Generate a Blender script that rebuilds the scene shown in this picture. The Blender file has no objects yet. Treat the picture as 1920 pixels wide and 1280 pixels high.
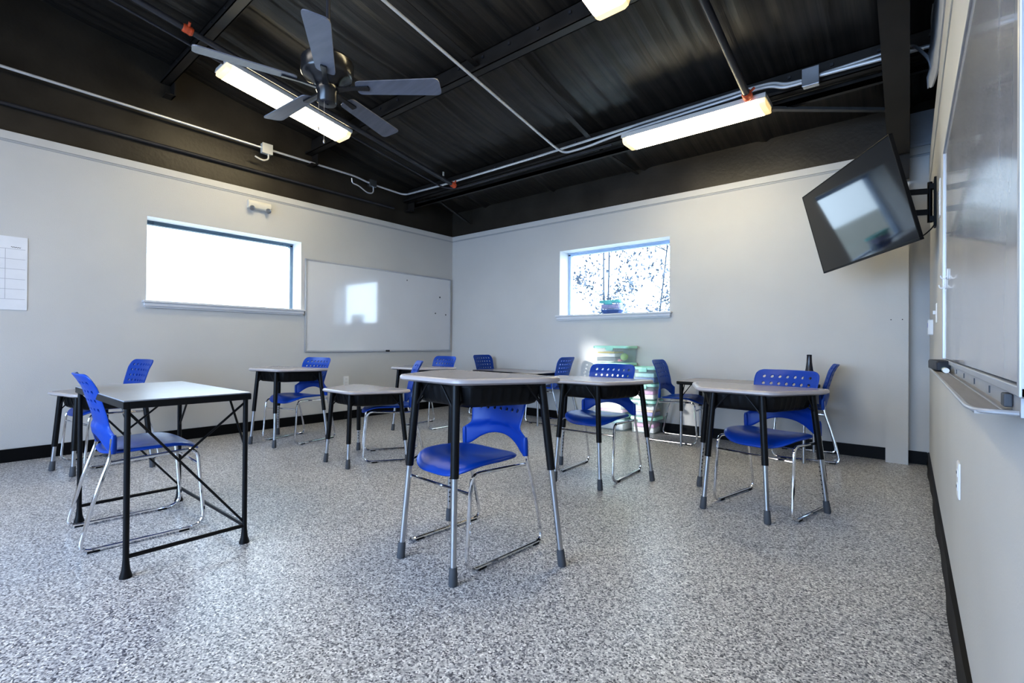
import bpy, bmesh, math, random
from mathutils import Vector, Matrix
random.seed(7)
PI = math.pi
S = bpy.context.scene
COL = S.collection
XL, XR, YB, ZT = -5.424, 0.125, 5.131, 2.579      # left wall, right wall, back wall, top of the pale lining
YR = -3.2                                          # wall behind the camera
TS, Z0 = 0.167, 2.98                               # roof slope, roof height over the back wall
def zc(y): return Z0 + TS * (YB - y)

# ------------------------------------------------------------------ materials
def new_mat(name):
    m = bpy.data.materials.new(name); m.use_nodes = True
    return m, m.node_tree.nodes, m.node_tree.links, m.node_tree.nodes['Principled BSDF']
def mat(name, col, rough=0.5, metal=0.0, spec=0.5, var=0.0, vscale=8.0, bump=0.0, bscale=60.0, stretch=(1,1,1), rvar=0.0, coat=0.0):
    m, N, L, b = new_mat(name)
    b.inputs['Base Color'].default_value = (*col, 1); b.inputs['Roughness'].default_value = rough
    b.inputs['Metallic'].default_value = metal; b.inputs['Specular IOR Level'].default_value = spec
    b.inputs['Coat Weight'].default_value = coat; b.inputs['Coat Roughness'].default_value = 0.05
    tc = N.new('ShaderNodeTexCoord'); mp = N.new('ShaderNodeMapping'); mp.inputs['Scale'].default_value = stretch
    L.new(tc.outputs['Object'], mp.inputs['Vector'])
    if var > 0 or rvar > 0:
        n = N.new('ShaderNodeTexNoise'); n.inputs['Scale'].default_value = vscale; n.inputs['Detail'].default_value = 4
        L.new(mp.outputs['Vector'], n.inputs['Vector'])
        if var > 0:
            r = N.new('ShaderNodeValToRGB'); e = r.color_ramp.elements
            e[0].position = .3; e[1].position = .7
            e[0].color = (*[max(0, c * (1 - var)) for c in col], 1); e[1].color = (*[min(1, c * (1 + var)) for c in col], 1)
            L.new(n.outputs['Fac'], r.inputs['Fac']); L.new(r.outputs['Color'], b.inputs['Base Color'])
        if rvar > 0:
            mr = N.new('ShaderNodeMapRange'); mr.inputs['To Min'].default_value = rough - rvar; mr.inputs['To Max'].default_value = rough + rvar
            L.new(n.outputs['Fac'], mr.inputs['Value']); L.new(mr.outputs['Result'], b.inputs['Roughness'])
    if bump > 0:
        n2 = N.new('ShaderNodeTexNoise'); n2.inputs['Scale'].default_value = bscale; n2.inputs['Detail'].default_value = 3
        L.new(mp.outputs['Vector'], n2.inputs['Vector'])
        bp = N.new('ShaderNodeBump'); bp.inputs['Strength'].default_value = bump; bp.inputs['Distance'].default_value = 0.01
        L.new(n2.outputs['Fac'], bp.inputs['Height']); L.new(bp.outputs['Normal'], b.inputs['Normal'])
    return m

M = {}
M['wall'] = mat('wall_paint', (.565, .56, .55), .6, spec=.3, var=.03, vscale=1.5, bump=.12, bscale=160)
M['trimpaint'] = mat('trim_paint', (.565, .56, .55), .5, var=.02)
M['trimshadow'] = mat('trim_shadow_paint', (.40, .41, .43), .5, var=.02)
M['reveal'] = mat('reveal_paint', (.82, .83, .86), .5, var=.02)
M['blackwall'] = mat('black_wall_paint', (.040, .034, .027), .42, spec=.35, var=.25, vscale=3, bump=.2, bscale=30, rvar=.08)
M['base'] = mat('black_vinyl_base', (.004, .004, .005), .5, spec=.2, var=.2)
M['black'] = mat('black_metal', (.005, .005, .006), .4, spec=.28, var=.2, rvar=.05)
M['beam'] = mat('black_beam_paint', (.024, .021, .019), .42, spec=.4, var=.3, vscale=5, rvar=.1)
M['plastic'] = mat('black_plastic', (.005, .005, .006), .5, spec=.25, var=.2)
M['pipe'] = mat('dark_pipe', (.035, .035, .042), .35, spec=.5, var=.2)
M['orange'] = mat('orange_joint_tape', (.55, .09, .03), .6, var=.3, vscale=40)
M['chrome'] = mat('chrome', (.78, .78, .80), .09, metal=1, var=.02)
M['steel'] = mat('satin_steel', (.50, .51, .54), .28, metal=1, var=.05)
M['conduit'] = mat('galvanised_conduit', (.74, .75, .77), .35, metal=.45, var=.06)
M['rubber'] = mat('grey_rubber', (.07, .075, .085), .6, var=.15)
M['blue'] = mat('blue_plastic', (.002, .052, .33), .34, spec=.38, var=.06, vscale=3, bump=.05, bscale=300)
M['laminate'] = mat('grey_laminate', (.34, .315, .32), .22, spec=.5, var=.05, vscale=60)
M['edge'] = mat('desk_edge_moulding', (.42, .385, .39), .28, var=.03)
M['tablegrey'] = mat('grey_table_laminate', (.27, .29, .33), .28, var=.06, vscale=40)
M['board'] = mat('whiteboard_enamel', (.66, .67, .70), .09, spec=.8, coat=.9, var=.02, vscale=2)
M['boardold'] = mat('smudged_whiteboard', (.60, .59, .61), .16, spec=.6, coat=.5, var=.08, vscale=3, stretch=(1, 1.6, .5), rvar=.05)
M['alu'] = mat('aluminium', (.50, .51, .54), .42, metal=.6, var=.05)
M['tray'] = mat('tray_liner', (.36, .34, .33), .4, metal=.4, var=.1, vscale=4, stretch=(20, 1, 1))
M['white'] = mat('white_plastic', (.80, .80, .80), .4, var=.02)
M['cream'] = mat('cream_plastic', (.68, .66, .60), .45, var=.03)
M['paper'] = mat('white_paper', (.75, .76, .80), .6, var=.03)
M['line'] = mat('faint_grey_line', (.42, .43, .48), .7, var=.05)
M['fan'] = mat('fan_blade_finish', (.16, .17, .21), .38, spec=.5, var=.12, vscale=4, stretch=(1, 8, 1))
M['fanmotor'] = mat('fan_motor_finish', (.02, .02, .022), .22, spec=.6, var=.15)
M['fixture'] = mat('fixture_housing', (.62, .61, .60), .4, var=.03)
M['winframe'] = mat('window_frame_metal', (.12, .18, .24), .4, metal=.3, var=.08)
M['winframe2'] = mat('window_frame_metal_pale', (.42, .54, .74), .4, metal=.0, var=.08)
M['sill'] = mat('sill_paint', (.66, .66, .68), .35, var=.02)
M['mint'] = mat('mint_lid_plastic', (.40, .76, .63), .3, var=.05)
M['teal'] = mat('teal_lid_plastic', (.15, .62, .62), .3, var=.05)
M['insul'] = mat('insulation_facing', (.50, .52, .56), .55, var=.12, vscale=6, bump=.5, bscale=9)
M['bark'] = mat('tree_bark', (.030, .042, .065), .8, var=.3, vscale=30)
M['leaf'] = mat('tree_leaf', (.046, .064, .098), .7, var=.3, vscale=5)
M['soil'] = mat('outdoor_ground', (.25, .25, .22), .9, var=.3, vscale=2)
M['eraser'] = mat('eraser_felt', (.02, .022, .03), .6, var=.4, vscale=60)
M['green'] = mat('marker_green', (.01, .10, .09), .4, var=.1)
M['bottle'] = mat('bottle_black', (.018, .016, .022), .2, spec=.6, var=.1)
for k, c in dict(c_white=(.72, .72, .74), c_yellow=(.65, .48, .08), c_dark=(.06, .07, .10), c_pink=(.60, .30, .52), c_purple=(.33, .30, .62), c_lime=(.35, .55, .15), c_blue=(.06, .12, .32), c_red=(.45, .07, .12), c_peach=(.72, .52, .40), c_aqua=(.40, .66, .66)).items():
    M[k] = mat('contents_' + k[2:], c, .6, var=.15, vscale=25)

def emis(name, col, s):
    m, N, L, b = new_mat(name)
    b.inputs['Base Color'].default_value = (.9, .88, .8, 1); b.inputs['Roughness'].default_value = .4
    tc = N.new('ShaderNodeTexCoord'); w = N.new('ShaderNodeTexNoise'); w.inputs['Scale'].default_value = 30
    mr = N.new('ShaderNodeMapRange'); mr.inputs['To Min'].default_value = s * .92; mr.inputs['To Max'].default_value = s * 1.08
    L.new(tc.outputs['Object'], w.inputs['Vector']); L.new(w.outputs['Fac'], mr.inputs['Value'])
    b.inputs['Emission Color'].default_value = (*col, 1); L.new(mr.outputs['Result'], b.inputs['Emission Strength'])
    return m
M['lens'] = emis('light_diffuser', (1.0, .84, .52), 21.0)
M['lensend'] = emis('light_diffuser_end', (1.0, .72, .28), .75)

def glass(name, tint, gl=.08):
    m = bpy.data.materials.new(name); m.use_nodes = True; N = m.node_tree.nodes; L = m.node_tree.links; N.clear()
    o = N.new('ShaderNodeOutputMaterial'); mx = N.new('ShaderNodeMixShader'); t = N.new('ShaderNodeBsdfTransparent'); g = N.new('ShaderNodeBsdfGlossy')
    t.inputs['Color'].default_value = (*tint, 1); g.inputs['Roughness'].default_value = .02
    lw = N.new('ShaderNodeLayerWeight'); lw.inputs['Blend'].default_value = .5
    pw = N.new('ShaderNodeMath'); pw.operation = 'POWER'; pw.inputs[1].default_value = 4; L.new(lw.outputs['Facing'], pw.inputs[0])
    fr = N.new('ShaderNodeMapRange'); fr.inputs['To Min'].default_value = .05; fr.inputs['To Max'].default_value = .6; L.new(pw.outputs[0], fr.inputs['Value'])
    L.new(fr.outputs['Result'], mx.inputs['Fac']); L.new(t.outputs['BSDF'], mx.inputs[1]); L.new(g.outputs['BSDF'], mx.inputs[2]); L.new(mx.outputs['Shader'], o.inputs['Surface'])
    return m
M['glass'] = glass('window_glass', (.97, .99, 1))
def clear_plastic(name, col, fac):
    m = bpy.data.materials.new(name); m.use_nodes = True; N = m.node_tree.nodes; L = m.node_tree.links
    b = N['Principled BSDF']; b.inputs['Base Color'].default_value = (*col, 1); b.inputs['Roughness'].default_value = .2
    mx = N.new('ShaderNodeMixShader'); t = N.new('ShaderNodeBsdfTransparent'); mx.inputs['Fac'].default_value = fac
    L.new(t.outputs['BSDF'], mx.inputs[1]); L.new(b.outputs['BSDF'], mx.inputs[2]); L.new(mx.outputs['Shader'], N['Material Output'].inputs['Surface'])
    return m
M['tub'] = clear_plastic('clear_tub_plastic', (.78, .90, .87), .22)

# speckled epoxy flake floor
def floor_mat():
    m, N, L, b = new_mat('flake_epoxy_floor')
    tc = N.new('ShaderNodeTexCoord')
    v = N.new('ShaderNodeTexVoronoi'); v.inputs['Scale'].default_value = 185; v.inputs['Randomness'].default_value = 1
    v2 = N.new('ShaderNodeTexVoronoi'); v2.inputs['Scale'].default_value = 115
    sp = N.new('ShaderNodeSeparateColor'); sp2 = N.new('ShaderNodeSeparateColor')
    L.new(tc.outputs['Object'], v.inputs['Vector']); L.new(tc.outputs['Object'], v2.inputs['Vector'])
    L.new(v.outputs['Color'], sp.inputs['Color']); L.new(v2.outputs['Color'], sp2.inputs['Color'])
    r = N.new('ShaderNodeValToRGB'); e = r.color_ramp.elements; r.color_ramp.interpolation = 'LINEAR'
    e[0].position = 0; e[0].color = (.045, .047, .06, 1); e[1].position = 1; e[1].color = (.92, .91, .90, 1)
    for p_, c in ((.12, (.12, .12, .14)), (.30, (.30, .30, .32)), (.55, (.50, .495, .50)), (.85, (.66, .655, .655))):
        x = e.new(p_); x.color = (*c, 1)
    L.new(sp.outputs[0], r.inputs['Fac'])
    r2 = N.new('ShaderNodeValToRGB'); e2 = r2.color_ramp.elements; e2[0].position = 0; e2[0].color = (.55, .55, .57, 1); e2[1].position = .35; e2[1].color = (1, 1, 1, 1)
    L.new(sp2.outputs[0], r2.inputs['Fac'])
    mx = N.new('ShaderNodeMix'); mx.data_type = 'RGBA'; mx.blend_type = 'MULTIPLY'; mx.inputs[0].default_value = .55
    L.new(r.outputs['Color'], mx.inputs[6]); L.new(r2.outputs['Color'], mx.inputs[7]); L.new(mx.outputs[2], b.inputs['Base Color'])
    b.inputs['Roughness'].default_value = .34; b.inputs['Specular IOR Level'].default_value = .5
    bp = N.new('ShaderNodeBump'); bp.inputs['Strength'].default_value = .25; bp.inputs['Distance'].default_value = .002
    L.new(sp.outputs[1], bp.inputs['Height']); L.new(bp.outputs['Normal'], b.inputs['Normal'])
    return m
M['floor'] = floor_mat()

# black roof insulation facing: streaks run down the slope
def ceil_mat():
    m, N, L, b = new_mat('black_insulation_facing')
    tc = N.new('ShaderNodeTexCoord'); mp = N.new('ShaderNodeMapping'); mp.inputs['Scale'].default_value = (26, .55, 1)
    L.new(tc.outputs['Object'], mp.inputs['Vector'])
    n = N.new('ShaderNodeTexNoise'); n.inputs['Scale'].default_value = 1.0; n.inputs['Detail'].default_value = 5; n.inputs['Roughness'].default_value = .6
    L.new(mp.outputs['Vector'], n.inputs['Vector'])
    n2 = N.new('ShaderNodeTexNoise'); n2.inputs['Scale'].default_value = 1.6; n2.inputs['Detail'].default_value = 3
    L.new(tc.outputs['Object'], n2.inputs['Vector'])
    r = N.new('ShaderNodeValToRGB'); e = r.color_ramp.elements; e[0].position = .3; e[0].color = (.010, .0095, .010, 1); e[1].position = .74; e[1].color = (.052, .044, .036, 1)
    L.new(n.outputs['Fac'], r.inputs['Fac']); L.new(r.outputs['Color'], b.inputs['Base Color'])
    mr = N.new('ShaderNodeMapRange'); mr.inputs['To Min'].default_value = .28; mr.inputs['To Max'].default_value = .50
    L.new(n2.outputs['Fac'], mr.inputs['Value']); L.new(mr.outputs['Result'], b.inputs['Roughness'])
    bp = N.new('ShaderNodeBump'); bp.inputs['Strength'].default_value = .5; bp.inputs['Distance'].default_value = .012
    bp2 = N.new('ShaderNodeBump'); bp2.inputs['Strength'].default_value = .5; bp2.inputs['Distance'].default_value = .05
    L.new(n2.outputs['Fac'], bp2.inputs['Height']); L.new(bp2.outputs['Normal'], bp.inputs['Normal'])
    L.new(n.outputs['Fac'], bp.inputs['Height']); L.new(bp.outputs['Normal'], b.inputs['Normal'])
    b.inputs['Specular IOR Level'].default_value = .5
    return m
M['ceil'] = ceil_mat()
def screen_mat():
    m, N, L, b = new_mat('tv_screen_glass')
    tc = N.new('ShaderNodeTexCoord'); n = N.new('ShaderNodeTexNoise'); n.inputs['Scale'].default_value = 3
    mr = N.new('ShaderNodeMapRange'); mr.inputs['To Min'].default_value = .04; mr.inputs['To Max'].default_value = .07
    L.new(tc.outputs['Object'], n.inputs['Vector']); L.new(n.outputs['Fac'], mr.inputs['Value']); L.new(mr.outputs['Result'], b.inputs['Roughness'])
    b.inputs['Base Color'].default_value = (.007, .007, .008, 1); b.inputs['Specular IOR Level'].default_value = .5
    return m
M['screen'] = screen_mat()

# ------------------------------------------------------------------ mesh helpers
class MB:
    def __init__(s): s.bm = bmesh.new(); s.mi = 0
    def face(s, vs, mi=None):
        try:
            f = s.bm.faces.new(vs); f.material_index = s.mi if mi is None else mi; return f
        except ValueError: return None
    def quad(s, pts, mi=None): return s.face([s.bm.verts.new(p) for p in pts], mi)
    def box(s, a, b, mi=None, xf=None):
        P = [Vector((x, y, z)) for z in (a[2], b[2]) for y in (a[1], b[1]) for x in (a[0], b[0])]
        if xf is not None: P = [xf @ p for p in P]
        v = [s.bm.verts.new(p) for p in P]
        for q in ((0, 2, 3, 1), (4, 5, 7, 6), (0, 1, 5, 4), (2, 6, 7, 3), (0, 4, 6, 2), (1, 3, 7, 5)): s.face([v[i] for i in q], mi)
    def cbox(s, c, d, mi=None, xf=None): s.box([c[i] - d[i] / 2 for i in range(3)], [c[i] + d[i] / 2 for i in range(3)], mi, xf)
    def rings(s, R, mi=None, close=True, cap0=True, cap1=True):
        V = [[s.bm.verts.new(p) for p in r] for r in R]; n = len(V[0])
        for a, b in zip(V, V[1:]):
            for i in range(n if close else n - 1): s.face([a[i], a[(i + 1) % n], b[(i + 1) % n], b[i]], mi)
        if cap0: s.face(V[0][::-1], mi)
        if cap1: s.face(V[-1], mi)
        return V
    def tube(s, pts, r, n=10, fillet=0, mi=None, caps=True, r_list=None, fseg=6):
        pts = [Vector(p) for p in pts]
        if fillet and len(pts) > 2:
            out = [pts[0]]
            for i in range(1, len(pts) - 1):
                p = pts[i]; a = pts[i - 1] - p; b = pts[i + 1] - p
                f = fillet[i] if isinstance(fillet, dict) else fillet
                f = min(f, a.length * .48, b.length * .48); p0 = p + a.normalized() * f; p1 = p + b.normalized() * f
                for k in range(fseg + 1):
                    t = k / fseg; out.append(p0 * (1 - t) ** 2 + p * 2 * t * (1 - t) + p1 * t * t)
            out.append(pts[-1]); pts = out
        d = [(pts[min(i + 1, len(pts) - 1)] - pts[max(i - 1, 0)]).normalized() for i in range(len(pts))]
        u = d[0].orthogonal().normalized(); R = []
        for i, p in enumerate(pts):
            u = (u - d[i] * u.dot(d[i])).normalized(); w = d[i].cross(u); rr = r_list[i] if r_list else r
            R.append([p + (u * math.cos(2 * PI * k / n) + w * math.sin(2 * PI * k / n)) * rr for k in range(n)])
        s.rings(R, mi, True, caps, caps)
    def lathe(s, prof, c=(0, 0, 0), n=24, mi=None, xf=None, cap0=True, cap1=True):
        R = []
        for r, z in prof:
            ring = [Vector((c[0] + r * math.cos(2 * PI * k / n), c[1] + r * math.sin(2 * PI * k / n), c[2] + z)) for k in range(n)]
            R.append([xf @ p for p in ring] if xf is not None else ring)
        s.rings(R, mi, True, cap0, cap1)
    def build(s, name, mats, parent=None, smooth=35, bevel=0, subsurf=0, mesh_only=False, solid=0):
        bmesh.ops.recalc_face_normals(s.bm, faces=s.bm.faces)
        me = bpy.data.meshes.new(name); s.bm.to_mesh(me); s.bm.free()
        for m in (mats if isinstance(mats, (list, tuple)) else [mats]): me.materials.append(m)
        if smooth:
            for p in me.polygons: p.use_smooth = True
            me.set_sharp_from_angle(angle=math.radians(smooth))
        if bevel or subsurf or solid:
            o = bpy.data.objects.new('t', me); COL.objects.link(o)
            if solid: q = o.modifiers.new('s', 'SOLIDIFY'); q.thickness = solid; q.offset = 0
            if subsurf: q = o.modifiers.new('u', 'SUBSURF'); q.levels = q.render_levels = subsurf
            if bevel: q = o.modifiers.new('b', 'BEVEL'); q.width = bevel; q.segments = 2; q.limit_method = 'ANGLE'; q.angle_limit = math.radians(40)
            dg = bpy.context.evaluated_depsgraph_get(); me2 = bpy.data.meshes.new_from_object(o.evaluated_get(dg)); me2.name = name
            bpy.data.objects.remove(o); bpy.data.meshes.remove(me); me = me2
            if smooth:
                for p in me.polygons: p.use_smooth = True
                me.set_sharp_from_angle(angle=math.radians(smooth))
        return me if mesh_only else inst(name, me, parent)
def inst(name, me, parent=None):
    o = bpy.data.objects.new(name, me); COL.objects.link(o)
    if parent is not None: o.parent = parent
    return o
def tag(o, label=None, cat=None, group=None, kind=None):
    if label: o['label'] = label
    if cat: o['category'] = cat
    if group: o['group'] = group
    if kind: o['kind'] = kind
    return o
def thing(name, label, cat, loc=(0, 0, 0), rz=0, group=None, kind=None):
    o = bpy.data.objects.new(name, None); COL.objects.link(o); o.location = loc; o.rotation_euler = (0, 0, math.radians(rz)); o.empty_display_size = .05
    return tag(o, label, cat, group, kind)
def rpoly(pts, r, seg=5):
    out = []
    n = len(pts)
    for i in range(n):
        p = Vector(pts[i]); a = Vector(pts[i - 1]) - p; b = Vector(pts[(i + 1) % n]) - p; rr = r[i] if isinstance(r, (list, tuple)) else r
        f = min(rr, a.length * .49, b.length * .49); p0 = p + a.normalized() * f; p1 = p + b.normalized() * f
        for k in range(seg + 1):
            t = k / seg; out.append(p0 * (1 - t) ** 2 + p * 2 * t * (1 - t) + p1 * t * t)
    return out
def inset(poly, d):
    n = len(poly); out = []
    for i in range(n):
        a = poly[i - 1]; b = poly[(i + 1) % n]; t = (b - a)
        t = t.normalized() if t.length > 1e-9 else Vector((1, 0)); out.append(poly[i] + Vector((-t.y, t.x)) * d)
    return out     # counter-clockwise polygons shrink for d > 0
def r3(poly, z): return [Vector((p.x, p.y, z)) for p in poly]
def rrect(w, d, r, seg=4): return rpoly([(-w / 2, -d / 2), (w / 2, -d / 2), (w / 2, d / 2), (-w / 2, d / 2)], r, seg)

# ------------------------------------------------------------------ room shell
def wall_x(name, X, y0, y1, hole, out, ztop, zlining, rec, mats):
    """wall in the plane x = X; out = +-1 direction of the outside"""
    b = MB()
    def q(p, mi): b.quad(p, mi)
    def rect(x, a, c, z0, z1, mi): q([(x, a, z0), (x, c, z0), (x, c, z1), (x, a, z1)], mi)
    if hole:
        h0, h1, g0, g1, d = hole
        rect(X, y0, h0, 0, zlining, 0); rect(X, h1, y1, 0, zlining, 0); rect(X, h0, h1, 0, g0, 0); rect(X, h0, h1, g1, zlining, 0)
        x2 = X + out * d
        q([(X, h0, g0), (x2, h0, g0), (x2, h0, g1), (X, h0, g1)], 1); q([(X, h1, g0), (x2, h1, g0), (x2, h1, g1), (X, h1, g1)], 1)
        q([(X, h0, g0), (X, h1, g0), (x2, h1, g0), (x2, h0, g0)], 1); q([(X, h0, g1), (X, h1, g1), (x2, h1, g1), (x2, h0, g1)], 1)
    else: rect(X, y0, y1, 0, zlining, 0)
    xu = X + out * rec
    q([(X, y0, zlining), (X, y1, zlining), (xu, y1, zlining), (xu, y0, zlining)], 0)
    rect(xu, y0, y1 + .06, zlining, ztop, 2)
    q([(X, y1, zlining), (X, y1 + .06, zlining), (xu, y1 + .06, zlining), (xu, y1, zlining)], 2)
    o = b.build(name, mats, smooth=0); tag(o, kind='structure'); return o
WM = [M['wall'], M['reveal'], M['blackwall']]
LW = (1.285, 2.745, 1.325, 2.105, .26)      # left window opening along y / z
BW = (-3.445, -2.015, 1.312, 2.133, .26)    # back window opening along x / z
wall_x('wall_left', XL, YR, YB, LW, -1, 4.7, ZT, .05, WM)
wall_x('wall_right', XR, YR, YB, None, 1, 4.7, 2.46, .16, WM)
b = MB()
def rectb(y, x0, x1, z0, z1, mi): b.quad([(x0, y, z0), (x1, y, z0), (x1, y, z1), (x0, y, z1)], mi)
h0, h1, g0, g1, d = BW
rectb(YB, XL, h0, 0, ZT, 0); rectb(YB, h1, XR + .2, 0, ZT, 0); rectb(YB, h0, h1, 0, g0, 0); rectb(YB, h0, h1, g1, ZT, 0)
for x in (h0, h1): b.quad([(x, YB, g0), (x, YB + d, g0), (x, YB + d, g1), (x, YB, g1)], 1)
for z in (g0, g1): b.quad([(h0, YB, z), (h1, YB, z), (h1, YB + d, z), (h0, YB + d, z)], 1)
b.quad([(XL - .06, YB, ZT), (XR + .2, YB, ZT), (XR + .2, YB + .04, ZT), (XL - .06, YB + .04, ZT)], 0)
rectb(YB + .04, XL - .06, XR + .2, ZT, 3.3, 2)
tag(b.build('wall_back', WM, smooth=0), kind='structure')
b = MB(); b.quad([(XL - .06, YR, 0), (XR + .2, YR, 0), (XR + .2, YR, 4.7), (XL - .06, YR, 4.7)])
tag(b.build('wall_rear', M['wall'], smooth=0), kind='structure')
b = MB(); b.quad([(XL - .05, YR - .05, 0), (XR + .25, YR - .05, 0), (XR + .25, YB + .05, 0), (XL - .05, YB + .05, 0)])
tag(b.build('floor', M['floor'], smooth=0), kind='structure')
PUR = [4.30, 2.88, 1.46, 0.04, -1.38, -2.80]
b = MB(); nx, ny = 150, 168
seams = [-4.75, -3.55, -2.33, -1.12, -.02]
def cz(x, y):
    ph = (4.30 - y) / 1.42; sag = .035 * math.sin(PI * (ph % 1.0)) ** 2
    s = sum(.03 * math.exp(-((x - q - .03 * math.sin(y * 1.7 + q)) / .035) ** 2) for q in seams)
    w = .006 * math.sin(x * 31 + 1.3 * math.sin(y * .9)) + .005 * math.sin(x * 53 + y * .8)
    w *= max(0, min(1, (YB - y) / .8))
    return zc(y) - sag * .7 - s * (.3 + .7 * math.sin(PI * (ph % 1.0))) + w
V = [[b.bm.verts.new((XL - .06 + (XR + .3 - XL) * i / nx, YR - .05 + (YB + .1 - YR) * j / ny, 0)) for i in range(nx + 1)] for j in range(ny + 1)]
for r in V:
    for v in r: v.co.z = cz(v.co.x, v.co.y)
for j in range(ny):
    for i in range(nx): b.face([V[j][i], V[j][i + 1], V[j + 1][i + 1], V[j + 1][i]])
tag(b.build('ceiling', M['ceil'], smooth=80), kind='structure')

# purlins (black C-section steel) across the room, each with a hanging clip plate at the left wall
def purlin(y):
    b = MB(); zt = zc(y) - .015; zb = zc(y) - .205
    x0, x1 = XL - .04, XR + .15
    b.box((x0, y - .004, zb), (x1, y + .004, zt)); b.box((x0, y - .075, zb), (x1, y + .004, zb + .006)); b.box((x0, y - .075, zb), (x1, y - .069, zb + .03))
    b.box((x0, y - .004, zt - .006), (x1, y + .075, zt))
    b.box((x0, y + .004, zb - .13), (x0 + .13, y + .016, zb + .16)); b.box((x0, y - .06, zb - .13), (x0 + .12, y + .016, zb - .12))
    for k in range(20):
        x = x0 + .25 + k * .28
        b.cbox((x, y - .010, zt - .05), (.02, .014, .02), 1)
    o = b.build('beam', [M['beam'], M['pipe']], smooth=0); tag(o, kind='structure')
for y in PUR: purlin(y)
# girt rail under the rear purlin with black edge
b = MB(); b.box((XL, 4.36, 2.86), (XR + .1, 4.40, 2.90)); b.box((XL, 4.36, 2.86), (XR + .1, 4.365, 2.93))
tag(b.build('beam', M['beam'], smooth=0), kind='structure')

# pale wall caps (trim) and thin grey strips that draw the shadow line below them
def strip(name, a, c, m, bev=.002): b = MB(); b.box(a, c); return tag(b.build(name, m, smooth=0, bevel=bev), kind='structure')
strip('trim_1', (XL, YR, 2.515), (XL + .010, YB, ZT), M['trimpaint'])
strip('trim_2', (XL, YB - .010, 2.515), (XR, YB, ZT), M['trimpaint'])
strip('trim_3', (XR - .006, YR, 2.27), (XR, YB, 2.46), M['trimpaint'])
strip('trim_shadow_1', (XL, YR, 2.497), (XL + .006, YB, 2.514), M['trimshadow'])
strip('trim_shadow_2', (XL, YB - .006, 2.497), (XR, YB, 2.514), M['trimshadow'])
strip('baseboard_left', (XL, YR, 0), (XL + .014, YB, .102), M['base'])
strip('baseboard_back', (XL + .014, YB - .014, 0), (-.155, YB, .102), M['base'])
strip('baseboard_back', (-.008, YB - .014, 0), (XR - .014, YB, .102), M['base'])
b = MB(); R = []
for k in range(120):
    y = YR + (YB - YR) * k / 119; w = .003 * math.sin(y * 5) + .002 * math.sin(y * 13)
    R.append([(XR, y, 0), (XR - .017 + w, y, 0), (XR - .013 + w, y, .02), (XR - .012 + w * .5, y, .098), (XR, y, .102)])
b.rings(R); tag(b.build('baseboard_right', M['base'], smooth=30), kind='structure')
# column: pale boxed foot, black tapering steel above
b = MB(); b.box((-.152, 5.03, 0), (-.006, YB, 2.28)); 
for x in (-.118, -.045): b.lathe([(.004, 0), (.004, .003)], n=10, mi=1, xf=Matrix.Translation((x, 5.0285, 1.17)) @ Matrix.Rotation(PI / 2, 4, 'X'))
tag(b.build('column', [M['wall'], M['plastic']], smooth=0), kind='structure')
b = MB(); R = []
for z, yf, x0, x1 in ((2.30, 5.005, -.155, -.004), (2.62, 4.86, -.150, .0), (3.0, 4.86, -.150, .0)):
    R.append([(x0, yf, z), (x1, yf, z), (x1, yf + .012, z), ((x0 + x1) / 2 + .006, yf + .012, z), ((x0 + x1) / 2 + .006, YB + .03, z), ((x0 + x1) / 2 - .006, YB + .03, z), ((x0 + x1) / 2 - .006, yf + .012, z), (x0, yf + .012, z)])
b.rings(R); tag(b.build('column', M['beam'], smooth=0), kind='structure')
b = MB(); ya, yb_ = 4.86, YR
def rz_(y): return zc(y) - .20 - .36
R = []
for y in (ya, yb_):
    z0 = rz_(y); z1 = zc(y) - .21
    R.append([(-.135, y, z0), (-.002, y, z0), (-.002, y, z0 + .014), (-.062, y, z0 + .014), (-.062, y, z1 - .014), (-.002, y, z1 - .014), (-.002, y, z1), (-.135, y, z1), (-.135, y, z1 - .014), (-.074, y, z1 - .014), (-.074, y, z0 + .014), (-.135, y, z0 + .014)])
b.rings(R); tag(b.build('beam', M['beam'], smooth=0), kind='structure')
# grey wall board between column and corner, and torn insulation above the right wall
b = MB()
b.box((.0, YB - .012, 2.58), (XR + .05, YB + .03, 2.86))
b.box((.0, YB - .014, 2.60), (XR + .05, YB - .011, 2.606))
tag(b.build('wall_back_infill', M['insul'], smooth=0, bevel=.003), kind='structure')
b = MB(); R = []
edge = [(2.60, .088, 4.06), (2.66, .082, 4.03), (2.72, .094, 4.05), (2.80, .088, 4.02), (2.88, .100, 4.06), (2.95, .104, 4.03), (3.03, .103, 4.05), (3.07, .106, 4.02), (3.085, .108, 3.97)]
for k, (z, x, y) in enumerate(edge):
    f_ = k / 8; row = []
    for j in range(15):
        t = j / 14; yy = y + (2.72 - y) * t; zt_ = 3.085 + (2.475 - 3.085) * t; zb_ = max(2.464, 2.60 - .5 * t)
        zz = z if j == 0 else zb_ + (zt_ - zb_) * f_ + .008 * math.sin(j * 1.9 + k)
        row.append((x + (.1175 - x) * min(1, t * 2.2) + .001 * math.sin(j * 1.3 + k), yy, max(zz, 2.464 if j else 0)))
    R.append(row)
b.rings(R, close=False, cap0=False, cap1=False)
tag(b.build('insulation_sheet', M['insul'], smooth=60, solid=.008), 'wrinkled grey insulation sheet with torn edge, high on the right wall by the column', 'insulation')

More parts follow.
